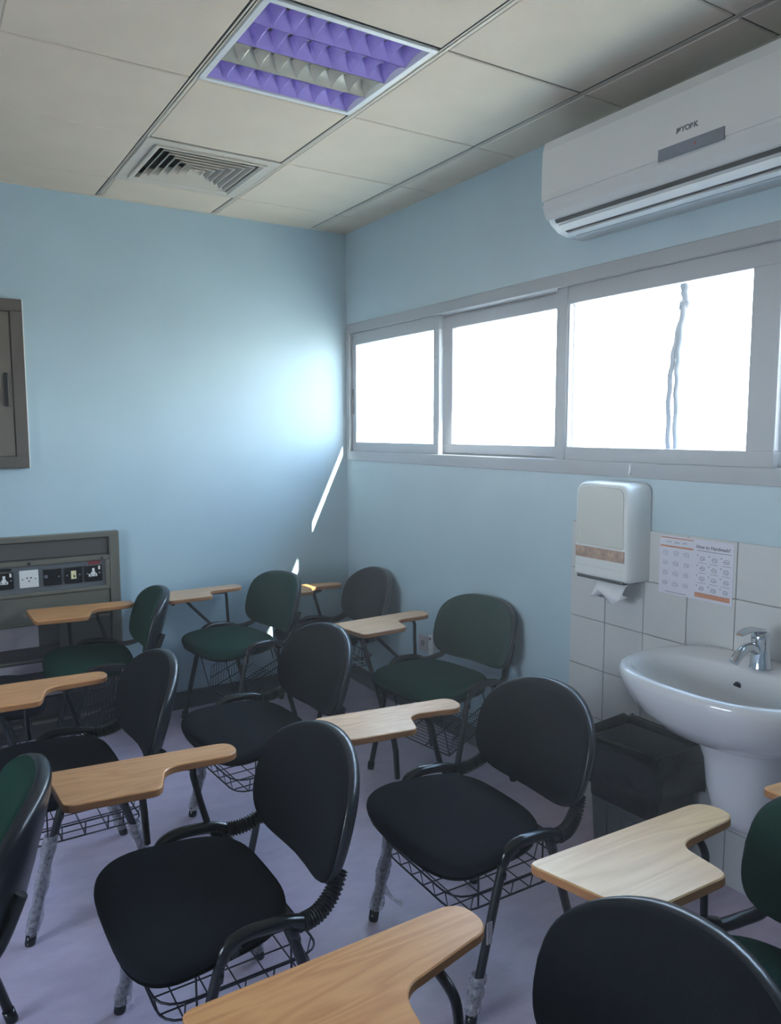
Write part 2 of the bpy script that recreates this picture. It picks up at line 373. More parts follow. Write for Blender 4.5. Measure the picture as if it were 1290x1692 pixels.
clip = tag(MB().tube(smooth_path([(-.014, -2.222, 1.392), (-.022, -2.224, 1.398), (-.022, -2.226, 1.412), (-.016, -2.221, 1.424), (-.014, -2.222, 1.43)]), .0035, 8).build('wall_hook', WHITEPL), 'tiny white hook on the window frame above the towel dispenser', 'hook')
# rope hanging outside the third pane
m = MB()
def strand(pts, ph):
    P = smooth_path(pts, 14); out = []
    for i, p in enumerate(P): out.append(p+Vector((math.cos(i*.9+ph)*.002, math.sin(i*.9+ph)*.002, 0)))
    m.tube(out, .010, 7)
strand([(.2, -2.262, 2.195), (.2, -2.268, 2.12), (.2, -2.272, 2.04), (.2, -2.235, 1.88), (.2, -2.215, 1.70), (.2, -2.222, 1.45), (.2, -2.24, 1.381)], 0)
strand([(.205, -2.268, 2.195), (.2, -2.262, 2.10), (.2, -2.268, 2.03), (.2, -2.25, 1.86), (.205, -2.243, 1.70), (.2, -2.25, 1.45), (.2, -2.24, 1.381)], 2)
m.tube(smooth_path([(.188, -2.26, 2.03), (.2, -2.283, 2.035), (.213, -2.268, 2.02), (.2, -2.255, 2.015), (.188, -2.27, 2.04)]), .008, 7)
tag(m.build('hanging_rope', ROPE), 'grey doubled rope hanging outside the rightmost window pane', 'rope')

# ------------------------------------------------------------------ ceiling light with louvres
lx, ly = -1.1257, -1.8385
L = thing('ceiling_light', 'square recessed ceiling light with four rows of purple and white louvres', 'ceiling light', (lx, ly, H))
m = MB(); o_, i_ = .288, .268
for a in (0, 1, 2, 3):
    s = 1 if a % 2 else -1
    if a < 2: m.box((-o_, s*o_, -.004), (o_, s*i_, .006), .0015)
    else: m.box((s*o_, -i_, -.004), (s*i_, i_, .006), .0015)
m.build('light_frame', WHITEPL, L)
m = MB(); m.box((-.27, -.27, .085), (.27, .27, .09)); 
for s in (-1, 1): m.box((s*.268, -.27, .004), (s*.272, .27, .09)); m.box((-.27, s*.268, .004), (.27, s*.272, .09))
m.build('light_housing', WHITEPL, L)
rowm = {}
pitch = .134
def row_mesh():
    r = MB(); N = 8; hw = pitch/2-.001
    for s in (-1, 1):                                   # curved side reflectors
        pr = [(s*(hw-.0008), 0), (s*(hw-.004), .012), (s*(hw-.011), .03), (s*(hw-.022), .05)]
        r.loft([[(x, y, z) for (y, z) in pr] for x in (-.267, .267)], False, False, False, True)
    step = .534/(N)
    for k in range(N+1):                                # V shaped cross baffles
        x = -.267+step*k; rings = []
        for t in range(7):
            y = -hw+2*hw*t/6; h = .046*(1-.0*abs(y)); ww = .027
            dip = .016*(1-(2*t/6-1)**2)
            rings.append([(x-ww, y, h), (x, y, .002+dip), (x+ww, y, h)])
        rings = [[(max(-.267, min(.267, p[0])), p[1], p[2]) for p in q] for q in rings]
        r.loft(rings, False, False, False, False)
    return r
for k in range(4):
    yy = -.201+pitch*k
    mt = LOUV_W if k == 2 else LOUV_P
    rr = row_mesh().build('louvre_row', mt, L, (0, yy, .002))
    if k == 2: rr['label'] = 'bare white aluminium louvre row'
    else: rr['label'] = 'louvre row still under purple film'
    MB().tube([(-.262, yy, .066), (.262, yy, .066)], .012, 12).build('fluorescent_tube', TUBE, L)

# ------------------------------------------------------------------ air diffuser
V = thing('air_vent', 'square beige ceiling air diffuser with nested louvres', 'air vent', (lx, -.6385, H))
m = MB(); a1, a0 = .2935, .225
for s in (-1, 1): m.box((-a1, s*a1, -.003), (a1, s*a0, .004), .001); m.box((s*a1, -a0, -.003), (s*a0, a0, .004), .001)
m.build('vent_plate', VENT, V)
m = MB()
def sqring(r, z): return [(-r, -r, z), (r, -r, z), (r, r, z), (-r, r, z)]
m.loft([sqring(.245, -.0035), sqring(.245, -.011), sqring(.235, -.012), sqring(.222, -.004), sqring(.222, .02)], smooth=False)
m.build('vent_frame', VENT, V)
for k in range(6):
    r = .205-.034*k
    s = MB().loft([sqring(r, -.008), sqring(r-.004, -.009), sqring(r-.034, .030), sqring(r-.031, .033), sqring(r, -.008)], smooth=False)
    s.build('vent_louvre', VENT, V)
MB().loft([sqring(.012, -.004), sqring(.006, .03)], True, True, True, False).build('vent_core', VENT, V)
MB().box((-.24, -.24, .05), (.24, .24, .056)).build('vent_box', VENTB, V)
m = MB()
for s in (-1, 1): m.box((s*.235, -.24, .004), (s*.24, .24, .05)); m.box((-.24, s*.235, .004), (.24, s*.24, .05))
m.build('vent_side', VENTB, V)

# ------------------------------------------------------------------ air conditioner
A = thing('air_conditioner', 'white wall-mounted split air conditioner unit above the window', 'air conditioner', (0, -2.40, 2.30))
yA0, yA1 = .475, -.56
prof = [(0, .335), (-.17, .345), (-.195, .335), (-.2065, .30), (-.2085, .22), (-.208, .14), (-.204, .105), (-.192, .075), (-.168, .04), (-.13, .015), (-.08, .004), (0, .0)]
m = MB(); rings = []
for yy, e in ((yA0, .010), (yA0-.004, .003), (yA0-.012, 0), (yA1+.012, 0), (yA1+.004, .003), (yA1, .010)):
    cx_, cz_ = -.1, .17
    rings.append([(min(0, x+(e if x < cx_ else 0)), yy, z+(e if z < cz_ else -e)) for x, z in prof])
m.loft(rings, True, True, True, smooth=True); 
m.build('housing', ACW, A)
def strip(pts, y0, y1, th, name, mt, par):     # a strip following the profile, th proud
    r = []
    n = len(pts)
    for i, (x, z) in enumerate(pts):
        a = pts[max(0, i-1)]; b = pts[min(n-1, i+1)]; d = Vector((b[0]-a[0], b[1]-a[1])).normalized(); nn = Vector((d.y, -d.x))
        if nn.x > 0: nn = -nn
        r.append((x, z, x+nn.x*th, z+nn.y*th))
    mm = MB(); rings = []
    for yy in (y0, y1): rings.append([(p[2], yy, p[3]) for p in r]+[(p[0], yy, p[1]) for p in reversed(r)])
    mm.loft(rings, True, True, True, False); return mm.build(name, mt, par)
strip([(-.195, .335), (-.2065, .30), (-.2085, .22), (-.208, .14), (-.206, .122)], yA0-.002, yA1+.002, .004, 'front_panel', ACW, A)
strip([(-.204, .108), (-.192, .078), (-.180, .058)], yA0-.001, yA1+.001, .003, 'chin_strip', ACW, A)
strip([(-.178, .052), (-.168, .041)], yA0-.04, yA1+.04, .0018, 'air_slot', GAP, A)
strip([(-.160, .036), (-.135, .019)], yA0-.045, yA1+.04, .006, 'air_flap', ACW, A)
strip([(-.131, .0158), (-.124, .0125)], yA0-.05, yA1+.04, .0018, 'air_slot', GAP, A)
strip([(-.118, .0115), (-.09, .006)], yA0-.05, yA1+.04, .005, 'air_flap', ACW, A)
strip([(-.086, .006), (-.080, .0045)], yA0-.06, yA1+.05, .0018, 'air_slot', GAP, A)
d = MB().box((-.2155, -.304, .113), (-.211, -.066, .150), .001).build('display_window', ACD, A)
MB().tube([(-.2166, -.205, .132), (-.2154, -.205, .132)], .004, 12).build('indicator_light', RED, d)
text_mesh('YORK', .022, 'brand_lettering', INKG, A, on_right(-.2130, -.180, .188), bold=.0008)
m = MB()
for k in range(3): m.prism([(-.136-.0055*k, .180+.003*k), (-.132-.0055*k, .180+.003*k), (-.134-.0055*k, .196), (-.138-.0055*k, .196)], -.2138, -.2128, 'x')
m.build('brand_emblem', INKG, A)

# ------------------------------------------------------------------ sink
S = thing('sink', 'white ceramic washbasin on a half pedestal under the handwashing sheet', 'sink', (0, -2.82, 0))
def brim(hx, hy, cx, n, z, N=56, backx=-.0105, dz=0):
    out = []
    for (a, b) in superell(n, N):
        x = cx+a*hx; y = b*hy*(1-.07*max(0, (x+.25)/.25))
        out.append((min(backx, x), y, z+dz*0))
    return out
m = MB(); rs = []
rs.append(brim(.10, .10, -.13, 2.2, .585)); rs.append(brim(.15, .15, -.14, 2.3, .60)); rs.append(brim(.215, .225, -.185, 2.35, .645))
rs.append(brim(.255, .283, -.215, 2.4, .705)); rs.append(brim(.275, .312, -.230, 2.45, .765)); rs.append(brim(.283, .322, -.234, 2.5, .795))
rs.append(brim(.283, .322, -.234, 2.5, .812)); rs.append(brim(.278, .317, -.234, 2.5, .823)); rs.append(brim(.268, .307, -.234, 2.5, .827))
rs.append(brim(.250, .290, -.236, 2.5, .824, backx=-.018))
def bowl(hx, hy, cx, n, z): return [(cx+a*hx, b*hy, z) for a, b in superell(n, 56)]
rs.append(bowl(.176, .268, -.300, 2.5, .818)); rs.append(bowl(.166, .256, -.300, 2.45, .808)); rs.append(bowl(.155, .240, -.298, 2.4, .78)); rs.append(bowl(.135, .195, -.292, 2.3, .73))
rs.append(bowl(.10, .14, -.285, 2.2, .69)); rs.append(bowl(.03, .03, -.28, 2, .675))
m.loft(rs, True, True, True, True); m.build('basin', CERAM, S)
m = MB(); rs = []
for z, hx, hy, cx in ((.30, .05, .055, -.09), (.315, .085, .08, -.10), (.36, .105, .10, -.11), (.44, .118, .112, -.115), (.53, .122, .122, -.12), (.60, .14, .14, -.13), (.64, .16, .16, -.15)):
    rs.append([(min(-.0105, cx+a*hx*1.1), b*hy, z) for a, b in superell(2.6, 40)])
m.loft(rs, True, True, False, True); m.build('pedestal', CERAM, S)
MB().tube([(-.143, .035, .762), (-.151, .035, .759)], .0125, 16).build('overflow_hole', BLACK_M, S)
MB().tube([(-.28, 0, .676), (-.28, 0, .681)], .024, 18).build('drain', CHROME, S)
T = thing('tap', 'chrome single lever mixer tap on the sink', 'tap', (-.105, -2.83, .824))
m = MB(); m.tube([(0, 0, -.001), (0, 0, .004), (-.001, 0, .006), (-.004, 0, .075), (-.006, 0, .095), (-.006, 0, .112), (-.006, 0, .118)], [.033, .033, .030, .026, .027, .026, .016], 20); m.build('tap_body', CHROME, T)
MB().tube(smooth_path([(-.010, 0, .050), (-.05, 0, .072), (-.09, 0, .070), (-.125, 0, .048), (-.135, 0, .036)]), [.015]*10+[.0145]*6+[.014]*5, 14).build('spout', CHROME, T)
m = MB(); pts = smooth_path([(-.004, 0, .121), (-.03, 0, .126), (-.075, 0, .128), (-.115, 0, .121)]); rings = []
for i, p in enumerate(pts):
    hw = .022-.012*abs(i/len(pts)-.15)*1.2; rings.append([(p.x, -hw, p.z-.004), (p.x, hw, p.z-.004), (p.x, hw*.8, p.z+.005), (p.x, -hw*.8, p.z+.005)])
m.loft(rings, True, True, True, True); m.build('lever', CHROME, T)

# ------------------------------------------------------------------ waste bin with bag
B = thing('waste_bin', 'dark grey plastic waste bin lined with a black bag between chair and sink', 'bin', (-.165, -2.44, 0), .05)
def rect(hx, hy, z, r=.03, j=0, N=6):
    P = round_poly([(-hx, -hy, r), (hx, -hy, r), (hx, hy, r), (-hx, hy, r)], N); return [(x, y, z) for x, y in P]
m = MB(); m.loft([rect(.095, .125, 0), rect(.098, .128, .01), rect(.118, .150, .44), rect(.124, .156, .44), rect(.124, .156, .455), rect(.116, .148, .455), rect(.098, .126, .02)], True, True, True, False); m.build('bin_body', BIN, B)
for yy in (-.06, 0, .06): MB().box((-.1095, yy-.004, .04), (-.1025, yy+.004, .3), .002).build('rib', BIN, B)
MB().box((-.1125, -.075, .215), (-.105, -.012, .238), .002).build('bin_sticker', INKG, B)
random.seed(11)
m = MB(); rs = []
N = len(rect(.1, .1, 0))
spec = [(.112, .142, .25, 0), (.118, .148, .42, 0), (.122, .154, .478, .004), (.128, .160, .489, .004), (.134, .166, .480, .006), (.139, .171, .44, .007), (.142, .173, .40, .008), (.146, .177, .36, .012), (.144, .176, .335, .02)]
for hx, hy, z, jj in spec:
    r = rect(hx, hy, z); q = []
    for i, (x, y, zz) in enumerate(r):
        a = math.sin(i*2.1+z*13)*.5+math.sin(i*.9+z*31)*.5
        k = 1+jj*a*2.0
        q.append((x*k, y*k, zz+jj*math.sin(i*1.3+1)*1.6))
    rs.append(q)
m.loft(rs, True, True, False, True); m.build('bin_bag', BAG, B)

# ------------------------------------------------------------------ towel dispenser, tissue, poster, socket
D = thing('paper_towel_dispenser', 'white paper towel dispenser with brown band on the tiled wall', 'dispenser', (-.0095, -2.19, 1.0))
P = round_poly([(-.131, .0, .012), (.131, .0, .012), (.128, .365, .045), (-.128, .365, .045)], 7)
m = MB(); rs = []
for x, k, dz in ((0, 1, 0), (-.095, 1, 0), (-.112, .985, .002), (-.120, .955, .006), (-.122, .93, .01)):
    rs.append([(x, y*k, .18+(z-.18)*k+0) for y, z in P])
m.loft(rs, True, True, True, True); m.build('dispenser_cover', WHITEPL, D)
P2 = round_poly([(-.112, .125, .01), (.118, .125, .01), (.114, .348, .035), (-.108, .348, .035)], 6)
m = MB(); m.loft([[(x, y*k, .236+(z-.236)*k) for y, z in P2] for x, k in ((-.121, 1), (-.125, .985), (-.1262, .95))], True, True, True, True); m.build('window_panel', mat('milky_plastic', (206, 208, 200), .25), D)
MB().box((-.1255, -.118, .076), (-.1215, .121, .118), .001).build('brown_band', BROWNL, D)
MB().box((-.118, -.112, -.006), (-.03, .118, .006), .002).build('towel_slot', GAP, D)
MB().box((-.1245, -.108, .012), (-.121, .122, .045), .002).build('lower_lip', WHITEPL, D)
m = MB(); rs = []
for i in range(9):
    t = i/8; y = .05-.16*t; z = -.028+.014*math.sin(t*7); d_ = .014*math.cos(t*9)
    rs.append([(-.075, y*1.0, .0), (-.10+d_, y-.01, z*.6), (-.122+d_, y-.012, z-.018), (-.108-d_, y-.008, z-.045-.012*math.sin(t*5)), (-.088, y-.01, z-.03)])
m.loft(rs, False, False, False, True); t_ = m.build('paper_towel', TISSUE)
t_.location = D.location; tag(t_, 'crumpled white paper towel hanging from the dispenser slot', 'paper towel')

Q = thing('handwashing_sheet', 'laminated A4 handwashing instruction sheet taped above the sink', 'notice', (-.0106, -2.514, 1.077))
Q.rotation_euler = (-.0, 0, 0)
MB().box((-.0012, -.1485, -.105), (0, .1485, .105)).build('paper_sheet', PAPER, Q)
def flat(y0, z0, y1, z1, name, m, x=-.0017): return MB().box((x, y0, z0), (-.0012, y1, z1)).build(name, m, Q)
flat(.145, .096, .008, .100, 'orange_bar', ORANGE); flat(.145, .064, .008, .070, 'orange_bar', ORANGE); flat(-.140, -.096, -.004, -.080, 'orange_bar', ORANGE)
text_mesh('How to Handwash?', .0165, 'title_lettering', INK, Q, on_right(-.0019, -.070, .080), .0001, bold=.0003)
text_mesh('WHO      hygiene      SAVE', .0075, 'header_lettering', INK, Q, on_right(-.0019, .076, .083), .0001)
random.seed(5)
ink = MB(); blue = MB()
def blob(mm, cy, cz, r, seed):
    rnd = random.Random(seed); n = 14; o1 = []; 
    for i in range(n):
        a = 2*PI*i/n; rr = r*(.6+.5*rnd.random()); o1.append((cy+rr*math.cos(a)*1.1, cz+rr*math.sin(a)*.8))
    pth = [(-.0016, y, z) for y, z in o1]+[(-.0016, *o1[0])]
    mm.tube(pth, .0006, 4)
    mm.tube([(-.0016, cy-r*.7, cz-r*.3), (-.0016, cy, cz+r*.3*rnd.random()), (-.0016, cy+r*.6, cz-r*.1)], .0006, 4)
for r in range(4):
    for c in range(3):
        cy, cz = .122-.044*c, .044-.037*r
        blob(blue, cy, cz, .011, r*7+c)
        blob(ink, -.030-.046*c, .040-.035*r, .010, 50+r*7+c)
        ink.box((-.0017, -.012-.046*c, .048-.035*r), (-.0012, -.009-.046*c, .052-.035*r))
        ink.box((-.0016, -.046-.046*c, .0245-.035*r), (-.0012, -.014-.046*c, .0255-.035*r))
ink.box((-.0016, -.14, .066), (-.0012, -.006, .0675)); ink.box((-.0016, .03, -.099), (-.0012, .12, -.0975))
tag(ink.build('printed_drawings', INK, Q), kind='stuff'); tag(blue.build('printed_drawings', mat('blue_grey_print', (112, 116, 146), .6), Q), kind='stuff')

K = thing('wall_socket', 'small pinkish white wall socket low on the right wall behind the green chair', 'socket', (0, -.845, .375))
MB().box((-.010, -.043, 0), (0, .043, .086), .004).build('socket_plate', SOCKW, K)
MB().tube([(-.010, 0, .043), (-.0125, 0, .043)], .017, 14).build('socket_insert', mat('socket_shadow', (120, 112, 118), .5), K)
K2 = thing('junction_box', 'narrow white junction box beside the low wall socket', 'junction box', (0, -.945, .372))
MB().box((-.032, -.020, 0), (0, .020, .112), .004).build('box_body', WHITEPL, K2)
MB().tube([(-.033, 0, .095), (-.036, 0, .095)], .008, 10).build('box_screw', INKG, K2)

# ------------------------------------------------------------------ service panel on the far wall
PN = thing('service_panel', 'grey metal bedside service panel with sockets on the far wall', 'service panel', (-1.40, 0, 0))
Wd = 1.5
def pb(a, b, name, m, bev=.002, par=None): return MB().box(a, b, bev).build(name, m, par or PN)
pb((-Wd, -.018, .02), (0, -.001, 1.03), 'back_board', PANELG)
pb((-Wd, -.052, 1.012), (.004, -.001, 1.040), 'top_rail', PANELF, .004)
pb((-.045, -.052, .02), (.004, -.001, 1.013), 'side_post', PANELF, .004)
pb((-Wd, -.030, .925), (-.050, -.018, 1.008), 'upper_board', PANELG)
pb((-Wd, -.050, .893), (-.045, -.018, .918), 'trunking_rail', PANELF, .004)
pb((-Wd, -.050, .738), (-.045, -.018, .757), 'trunking_rail', PANELF, .004)
pb((-.068, -.050, .757), (-.045, -.018, .893), 'trunking_end', PANELF, .004)
st_ = pb((-Wd, -.036, .757), (-.068, -.018, .893), 'socket_strip', STRIP, .001)
pb((-Wd, -.040, .600), (-.050, -.018, .735), 'lower_board', PANELF, .002)
pb((-Wd, -.046, .592), (-.05, -.018, .601), 'metal_lip', PANELF, .002)
pb((-Wd, -.030, .475), (-.40, -.018, .588), 'white_board', SOCKW, .002)
pb((-.30, -.040, .10), (-.050, -.018, .590), 'vertical_board', PANELG, .002)
pb((-Wd, -.034, .25), (-.30, -.018, .475), 'dark_board', PANELD, .002)
pb((-Wd, -.048, .405), (-.30, -.018, .415), 'metal_lip', PANELF, .002)
pb((-Wd, -.036, .345), (-.30, -.018, .395), 'white_board', SOCKW, .002)
pb((-Wd, -.036, .215), (-.22, -.018, .255), 'white_board', SOCKW, .002)
pb((-Wd, -.045, .110), (-.050, -.018, .21), 'dark_board', PANELD, .002)
pb((-Wd, -.056, .080), (.004, -.012, .096), 'bottom_ledge', PANELF, .003)
pb((-Wd, -.050, .005), (.004, -.012, .080), 'plinth', PANELD, .002)
def plate(xc, m, kind):
    p = MB().box((xc-.0435, -.046, .784), (xc+.0435, -.036, .871), .003).build('socket_plate', m, PN)
    yq = -.0472
    def q(x0, z0, x1, z1, name, mm): return MB().box((xc+x0, yq-.002, .8275+z0), (xc+x1, -.0455, .8275+z1), .0008).build(name, mm, p)
    for s in (-1, 1):
        MB().tube([(xc+s*.030, -.0455, .8275), (xc+s*.030, -.0475, .8275)], .0035, 10).build('screw', INKG if m is WHITEPL else GREYAL, p)
    if m is not WHITEPL: q(-.04, .0395, .04, .043, 'bright_edge', CHROME)
    if kind == 'uk':
        q(-.006, .006, .006, .026, 'socket_opening', WHITEPL); q(-.024, -.016, .018, -.002, 'socket_opening', WHITEPL); q(-.012, -.003, .010, .007, 'socket_opening', WHITEPL)
        q(.024, .018, .034, .036, 'rocker_switch', WHITEPL)
        for xx in (-.013, .008): MB().tube([(xc+xx, -.049, .8185), (xc+xx, -.0502, .8185)], .0035, 8).build('pin_hole', BLACK_M, p)
    if kind == 'us':
        for xx, zz in ((-.009, .006), (.009, .006), (0, -.010)): MB().tube([(xc+xx, -.0455, .8275+zz), (xc+xx, -.0478, .8275+zz)], .0038, 8).build('pin_hole', BLACK_M, p)
    if kind == 'switch': q(-.012, -.020, .013, .022, 'rocker_switch', CREAM); q(-.002, -.012, .008, 0, 'switch_indicator', INKG)
    if kind == 'blank': MB().tube([(xc-.030, -.0455, .832), (xc-.030, -.0485, .832)], .009, 12).build('knob', INKG, p)
    return p
plate(-.129, BLACK_P, 'uk'); plate(-.226, BLACK_P, 'switch'); plate(-.325, BLACK_P, 'blank'); plate(-.433, WHITEPL, 'us'); plate(-.545, BLACK_P, 'uk'); plate(-.66, BLACK_P, 'uk')
pb((-.150, -.0375, .873), (-.092, -.0355, .889), 'red_label', RED, .0005)
pb((-.560, -.0375, .873), (-.51, -.0355, .886), 'dark_label', BLACK_M, .0005)
for xx in (-.086, -.432): MB().tube([(xx, -.050, .906), (xx, -.058, .906)], .0085, 14).build('panel_lock', CHROME, PN)

# notice cabinet at the left edge of the view
CB = thing('wall_cabinet', 'brown grey metal wall cabinet cut by the left picture edge', 'cabinet', (-1.80, 0, 1.378))
m = MB(); cw, ch = -.9, .811
m.box((cw, -.040, 0), (0, 0, .058), .003); m.box((cw, -.040, ch-.058), (0, 0, ch), .003); m.box((-.058, -.040, .056), (0, 0, ch-.056), .003); m.box((cw, -.040, .056), (cw+.058, 0, ch-.056), .003)
m.build('cabinet_frame', CAB, CB)
MB().box((-.004, -.0402, .0), (.0015, -.0, ch), .0005).build('lit_edge', WHITEPL, CB)  # white strip colours in the light on the cabinet's right edge
dd = MB().box((cw+.061, -.034, .061), (-.061, -.004, ch-.061), .002).build('cabinet_door', CABIN, CB)
MB().box((-.098, -.046, .30), (-.078, -.033, .46), .004).build('door_handle', BLACK_M, dd)

# ------------------------------------------------------------------ chairs
class Spec: pass
def pad_rings(hw, hd, z, th, n, off, taper, dome):
    se = superell(n, 52); R = []
    def ring(k, zz, dk=0):
        o = []
        for a, b in se:
            tp = 1-taper*(1-b)/2
            o.append((a*(hw*k)*tp, off+b*hd*k, zz + (.012*max(0, -b*0)) - (.018*max(0, b-.35)*k)))
        return o
    for k, zz in ((.86, z-th), (.95, z-th*.92), (.99, z-th*.6), (1, z-th*.2), (.992, z+th*.15), (.965, z+th*.42), (.9, z+th*.62), (.75, z+th*.78), (.5, z+th*.86), (.25, z+th*.88), (.05, z+th*.88)):
        R.append(ring(k, zz))
    return R
def superell2(nt_, nb_, N=56):
    o = []
    for i in range(N):
        t = 2*PI*i/N; c, s = math.cos(t), math.sin(t); w_ = .5+.5*math.sin(t); w_ = w_*w_*(3-2*w_); n = nb_+(nt_-nb_)*w_
        o.append((math.copysign(abs(c)**(2/n), c), math.copysign(abs(s)**(2/n), s)))
    return o
def back_pt(S, a, b, k, dy):
    x = a*S.bw*k*(1-.06*max(0, b)); h = b*S.bh*k
    y = -S.bo + dy - h*math.sin(S.bt) + S.bc*(x/S.bw)**2
    return (x, y, S.bz + h*math.cos(S.bt))
def make_chair(S, fab, name, label):
    t = thing(name, label, 'chair')
    m = MB(); m.loft(pad_rings(S.sw, S.sd, S.sz, .030, 3.4, S.so, .19, .01), True, True, True, True); m.build('seat', fab, t)
    m = MB(); m.loft([[(x*.97, S.so+(y-S.so)*.97, z) for x, y, z in r] for r in pad_rings(S.sw, S.sd, S.sz-.028, .012, 3.4, S.so, .19, 0)[:3]], True, True, True, True); m.build('seat_shell', BLACK_M, t)
    se = superell2(S.bn-.45, S.bn+.7); m = MB()
    m.loft([[back_pt(S, a, b, k, d) for a, b in se] for k, d in ((.965, -.012), (.99, .0), (.985, .012), (.95, .022), (.85, .028), (.6, .031), (.3, .031), (.03, .031))], True, False, True, True)
    bk = m.build('backrest', fab, t)
    m = MB(); m.loft([[back_pt(S, a, b, k, d) for a, b in se] for k, d in ((.985, .006), (1.005, .003), (1.008, -.008), (.99, -.022), (.93, -.030), (.7, -.036), (.3, -.038), (.03, -.038))], True, False, True, True)
    m.build('back_shell', SHELL, t)
    W = .249
    for s in (-1, 1):
        x = s*W
        m = MB(); m.tube(smooth_path([(x*1.03, .200, .02), (x*1.02, .144, .24), (x, .098, S.rz-.05), (x, .082, S.rz-.016), (x, .05, S.rz-.004)], 4), .0125, 10)
        l = m.build('front_leg', BLACK_M, t)
        MB().tube([(x*1.03, .2035, .0), (x*1.03, .203, .006), (x*1.03, .198, .034)], [.015, .016, .0155], 12).build('foot_cap', BLACK_P, l)
        m = MB(); m.tube([(x*.985, -.070, S.rz-.020), (x*.995, -.085, S.rz-.06), (x*1.03, -.196, .02)], .0125, 10)
        l = m.build('rear_leg', BLACK_M, t)
        MB().tube([(x*1.03, -.1995, .0), (x*1.03, -.199, .006), (x*1.03, -.191, .034)], [.015, .016, .0155], 12).build('foot_cap', BLACK_P, l)
        m = MB(); m.tube(smooth_path([(x, .095, S.rz-.040), (x, .078, S.rz-.006), (x, .044, S.rz+.009), (x, .0, S.rz+.010), (x*.995, -.06, S.rz+.003), (x*.985, -.108, S.rz-.014)], 5), [.0128, .0138, .0150]+[.0158]*23, 12, rx=1.05)
        m.tube([(x*.99, -.066, S.rz), (x*.99, -.088, S.rz-.055)], [.017, .012], 10)
        m.build('side_rail', BLACK_P, t)
        m = MB(); m.tube([(x*.94, .09, S.rz-.03), (x*1.03, .098, S.rz-.062), (x*1.035, .098, S.rz-.075)], [.010, .0085, .006], 8); m.build('bracket', BLACK_P, t)
        if S.hose:
            path = smooth_path([(x*.985, -.105, S.rz-.016), (x*.95, -.150, S.rz-.012), (x*.88, -.195, S.rz+.012), (x*.80, -.228, S.rz+.052)], 12)
            rr = []; pp = []
            for i, p in enumerate(path): rr.append(.0225 if i % 2 else .0165)
            m = MB(); m.tube(path, rr, 12, smooth=False); m.build('ribbed_sleeve', HOSE, t)
        else:
            path = smooth_path([(x*.97, -.10, S.rz-.016), (x*.9, -.165, S.rz-.012), (x*.78, -.215, S.rz+.02), (x*.73, -.262, S.rz+.12)], 6)
            MB().tube(path, .013, 8, rx=1.3).build('back_bar', BLACK_M, t)
    for yy in (.06, -.10): MB().tube([(-W, yy, S.rz-.028), (W, yy, S.rz-.028)], .010, 8).build('cross_bar', BLACK_M, t)
    m = MB(); r = .0021; wz = S.wz
    if S.hose:   # wire tray
        fr_ = round_poly([(-.195, -.16, .05), (.195, -.16, .05), (.195, .205, .07), (-.195, .205, .07)], 5)
        for zz, k in ((wz, 1), (wz+.05, 1.06)):
            ps = [(x*k, y*k, zz) for x, y in fr_]; m.tube(ps+[ps[0]], r*1.4, 6)
        for i in range(6):
            x = -.15+.06*i; m.tube([(x*1.03, -.17, wz+.05), (x, -.158, wz), (x, .203, wz), (x*1.03, .215, wz+.05)], r, 5)
        for i in range(5):
            y = -.12+.07*i; m.tube([(-.207, y, wz+.05), (-.195, y, wz), (.195, y, wz), (.207, y, wz+.05)], r, 5)
        for x in (-.19, .19):
            for y in (-.10, .13): m.tube([(x, y, wz), (x, y, S.rz-.03)], r*1.3, 5)
    else:        # deep basket of close wires, lower at the front
        n = 17
        for i in range(n):
            y = .10-.26*i/(n-1); zb = .165+.09*i/(n-1)
            m.tube([(-.165, y-.02, zb+.12), (-.15, y, zb), (.15, y, zb), (.165, y-.02, zb+.12)], .0018, 4)
        for q in ((-.165, -.02, .12), (-.158, -.01, .07), (-.15, 0, 0), (.15, 0, 0), (.158, -.01, .06), (.165, -.02, .12), (0, 0, 0)):
            m.tube([(q[0], .10+q[1], .165+q[2]), (q[0], -.16+q[1], .255+q[2])], r*1.3, 5)
        for x in (-.15, .15):
            m.tube([(x, .10, .165), (x, .17, S.rz-.03)], r*1.3, 5); m.tube([(x, -.12, .36), (x, -.10, S.rz-.04)], r*1.3, 5)
        m.tube([(-.15, .10, .165), (.15, .10, .165)], r*1.5, 5)
    m.build('wire_basket', WIRE, t)
    return t
K_ = Spec(); K_.sw, K_.sd, K_.sz, K_.so, K_.bw, K_.bh, K_.bz, K_.bo, K_.bt, K_.bc, K_.bn, K_.rz, K_.hose, K_.wz = .276, .203, .434, .080, .247, .169, .607, .267, .275, .055, 2.7, .447, True, .27
G_ = Spec(); G_.sw, G_.sd, G_.sz, G_.so, G_.bw, G_.bh, G_.bz, G_.bo, G_.bt, G_.bc, G_.bn, G_.rz, G_.hose, G_.wz = .268, .200, .466, .059, .238, .155, .634, .262, .262, .065, 3.4, .477, False, .27
CHB = make_chair(K_, FAB_K, 'tablet_chair', 'x'); CHG = make_chair(G_, FAB_G, 'tablet_chair', 'x')

